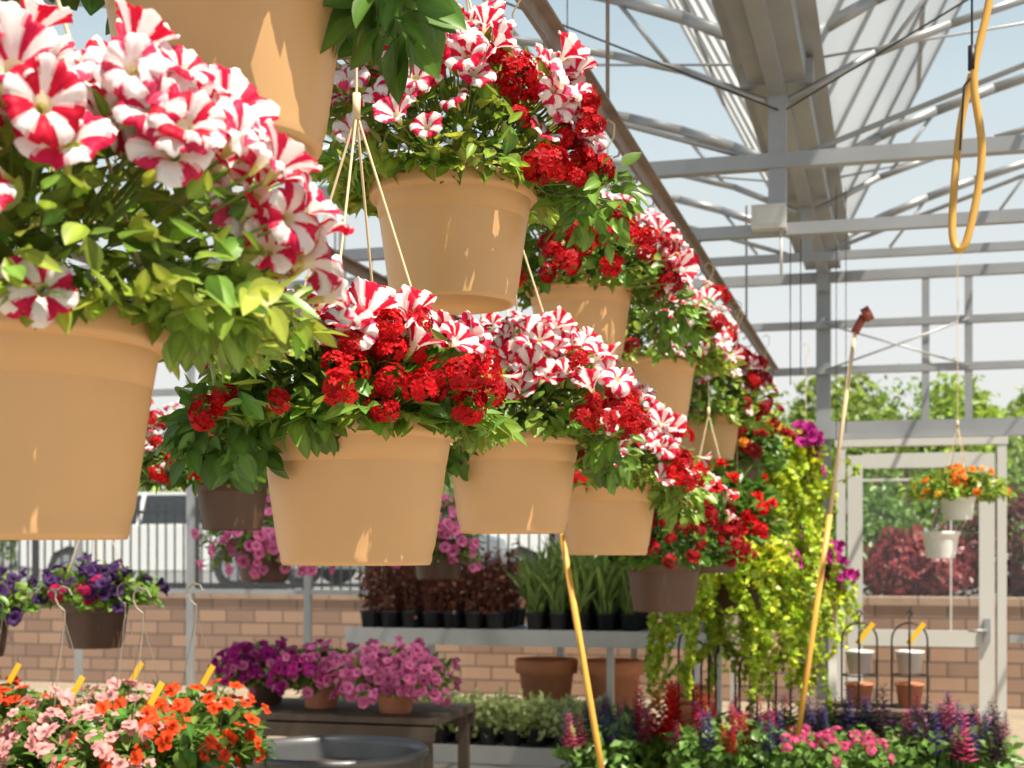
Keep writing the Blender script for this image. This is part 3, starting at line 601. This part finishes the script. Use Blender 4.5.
def arch(u,v,z,w=.085,h=.42):
    e=empty('wire_arch_pot_holder',(u,v,z)); b=Batch()
    for ry in(0,math.pi/2):
        pts=[]
        for i in range(13):
            a=math.pi*i/12; pts.append((w*math.cos(a)*math.cos(ry),w*math.cos(a)*math.sin(ry),h-w+w*math.sin(a)))
        pts=[(pts[0][0],pts[0][1],0)]+pts+[(pts[-1][0],pts[-1][1],0)]; poly(b,pts,.005,CYL5)
    for zz in(.01,.16):
        pts=[(w*math.cos(a),w*math.sin(a),zz) for a in np.linspace(0,2*math.pi,21)]; poly(b,pts,.004,CYL5)
    poly(b,[(0,0,h),(0,0,h+.03),(.015,0,h+.045),(0,0,h+.06),(-.015,0,h+.045)],.004,CYL5)
    b.build('wire_frame',M_DARK,e)
    b=Batch(); b.add(SMALLP,np.diag([1.15,1.15,1.]),(0,0,.17)); b.build('small_pot',M_WHITE,e)
    b=Batch(); b.add(SMALLP,np.diag([1.15,1.15,1.]),(0,0,.01)); b.build('small_lower_pot',M_TERRA,e)
    b=Batch(); b.add(BOX,frame_x(np.array([.6,.1,.8]),np.array([.3,-1,0.]))@np.diag([.13,.025,.003]),(.03,-.07,h-.05)); b.build('yellow_tag',M_TAG,e)
arch(-.16,7.15,.82); arch(.08,7.2,.82)
b=Batch()
for i in range(12):
    u=-1.05+i*.05+rng.normal()*.01; v=7.2+rng.uniform(-.15,.15); h=rng.uniform(1.0,1.22); pts=[(u,v,0),(u,v,h-.05),(u+.01,v,h),(u+.03,v,h+.02),(u+.05,v,h),(u+.05,v,h-.03)]; poly(b,pts,.006,CYL5)
box(b,(-.80,7.2,.02),(.66,.45,.04)); b.build('shepherd_hook_stakes',M_DARK,None,(-.8,7.2,0))
b=Batch(); box(b,(-.36,8.9,.55),(.05,.05,1.1)); box(b,(-.36,8.9,.01),(.14,.14,.02)); box(b,(-.36,8.9,1.105),(.06,.06,.015)); b.build('white_post',M_WHITE,None,(-.36,8.9,0))
e=empty('watering_wand',(-.38,6.1,.52)); b=Batch(); tube(b,(-.43,6.1,.53),(-.26,6.14,1.75),.012); b.build('yellow_grip',M_ORG,e,(-.38,6.1,.52))
b=Batch(); tube(b,(-.26,6.14,1.75),(-.154,6.17,2.55),.009); b.build('wand_tube',M_WIRE,e,(-.38,6.1,.52))
b=Batch(); tube(b,(-.158,6.17,2.53),(-.12,6.17,2.60),.018); tube(b,(-.12,6.17,2.60),(-.09,6.165,2.615),.032,t_cyl(16)); b.build('spray_head',M_REDCAP,e,(-.38,6.1,.52))
b=Batch(); tube(b,(-.87,4.95,.0),(-1.19,4.86,1.95),.012); tube(b,(-1.19,4.86,1.95),(-1.20,4.86,1.99),.015); b.build('orange_pole',M_ORG,None,(-.87,4.95,0))
def W(x,d,z): return (x*RIGHT[0]-d*TOWARD[0],x*RIGHT[1]-d*TOWARD[1],z)
e=empty('hanging_yellow_hose',W(1.17,3.5,2.9))
o=obj_curve('hose_loop',[W(1.21,3.5,3.5),W(1.205,3.5,3.1),W(1.20,3.5,2.95),W(1.135,3.5,2.78),W(1.19,3.5,2.62),W(1.15,3.5,2.42),W(1.13,3.5,2.34),W(1.10,3.52,2.36),W(1.12,3.54,2.55),W(1.14,3.55,2.72),W(1.16,3.53,2.80)],.010,M_YEL)
o.parent=e; o.matrix_parent_inverse=Matrix.Translation(-e.location)
b=Batch(); poly(b,[W(1.15,3.5,3.5),W(1.15,3.5,2.85),W(1.165,3.5,2.80),W(1.13,3.5,2.76),W(1.12,3.5,2.60)],.003,CYL5); tube(b,W(1.15,3.5,2.86),W(1.15,3.5,2.80),.01); b.build('hose_hook',M_DARK,e,tuple(e.location))
b=Batch(); tube(b,W(.6,3.5,3.5),W(1.8,3.5,3.5),.02); tube(b,W(.6,3.5,3.5),W(.6,3.5,4.1),.008); tube(b,W(1.8,3.5,3.5),W(1.8,3.5,4.1),.008); b.build('hose_rail',M_GALV)
b=Batch(); box(b,(-5.0,6.9,1.75),(.09,.09,3.5)); box(b,(-5.,6.9,.01),(.2,.2,.02)); b.build('support_column',M_GALV,None,(-5.,6.9,0))
# ------------------------------------------------------------------ light, world, camera
sd=bpy.data.lights.new('sun','SUN'); sd.energy=9.0; sd.angle=math.radians(.5); sd.color=(1,.92,.79)
so=bpy.data.objects.new('sun',sd); SC.collection.objects.link(so); so.location=(3,-3,8)
dv=RIGHT*.36+TOWARD*.38+UP*1.0
so.rotation_euler=Vector(dv).to_track_quat('Z','Y').to_euler()
w=bpy.data.worlds.new('sky'); SC.world=w; w.use_nodes=True; N=w.node_tree.nodes; L=w.node_tree.links
tc=N.new('ShaderNodeTexCoord'); sp=N.new('ShaderNodeSeparateXYZ'); cr=N.new('ShaderNodeValToRGB'); L.new(tc.outputs['Generated'],sp.inputs[0]); L.new(sp.outputs['Z'],cr.inputs[0])
E=cr.color_ramp.elements; E[0].position=0; E[0].color=(.90,.89,.86,1); E[1].position=1; E[1].color=(.13,.18,.28,1)
for p,c in((.14,(.88,.90,.89)),(.30,(.68,.80,.85)),(.40,(.48,.63,.73)),(.6,(.16,.23,.33))):
    x=E.new(p); x.color=(*c,1)
L.new(cr.outputs[0],N['Background'].inputs[0]); N['Background'].inputs[1].default_value=.95
cd=bpy.data.cameras.new('camera'); cam=bpy.data.objects.new('camera',cd); SC.collection.objects.link(cam); SC.camera=cam
cam.location=(0,0,1.6); cam.rotation_euler=(math.pi/2,0,TH); cd.sensor_width=36; cd.lens=1400/1024*36; cd.shift_y=166/1024; cd.clip_end=400
cd.dof.use_dof=True; cd.dof.focus_distance=2.1; cd.dof.aperture_fstop=8
SC.view_settings.view_transform='Standard'
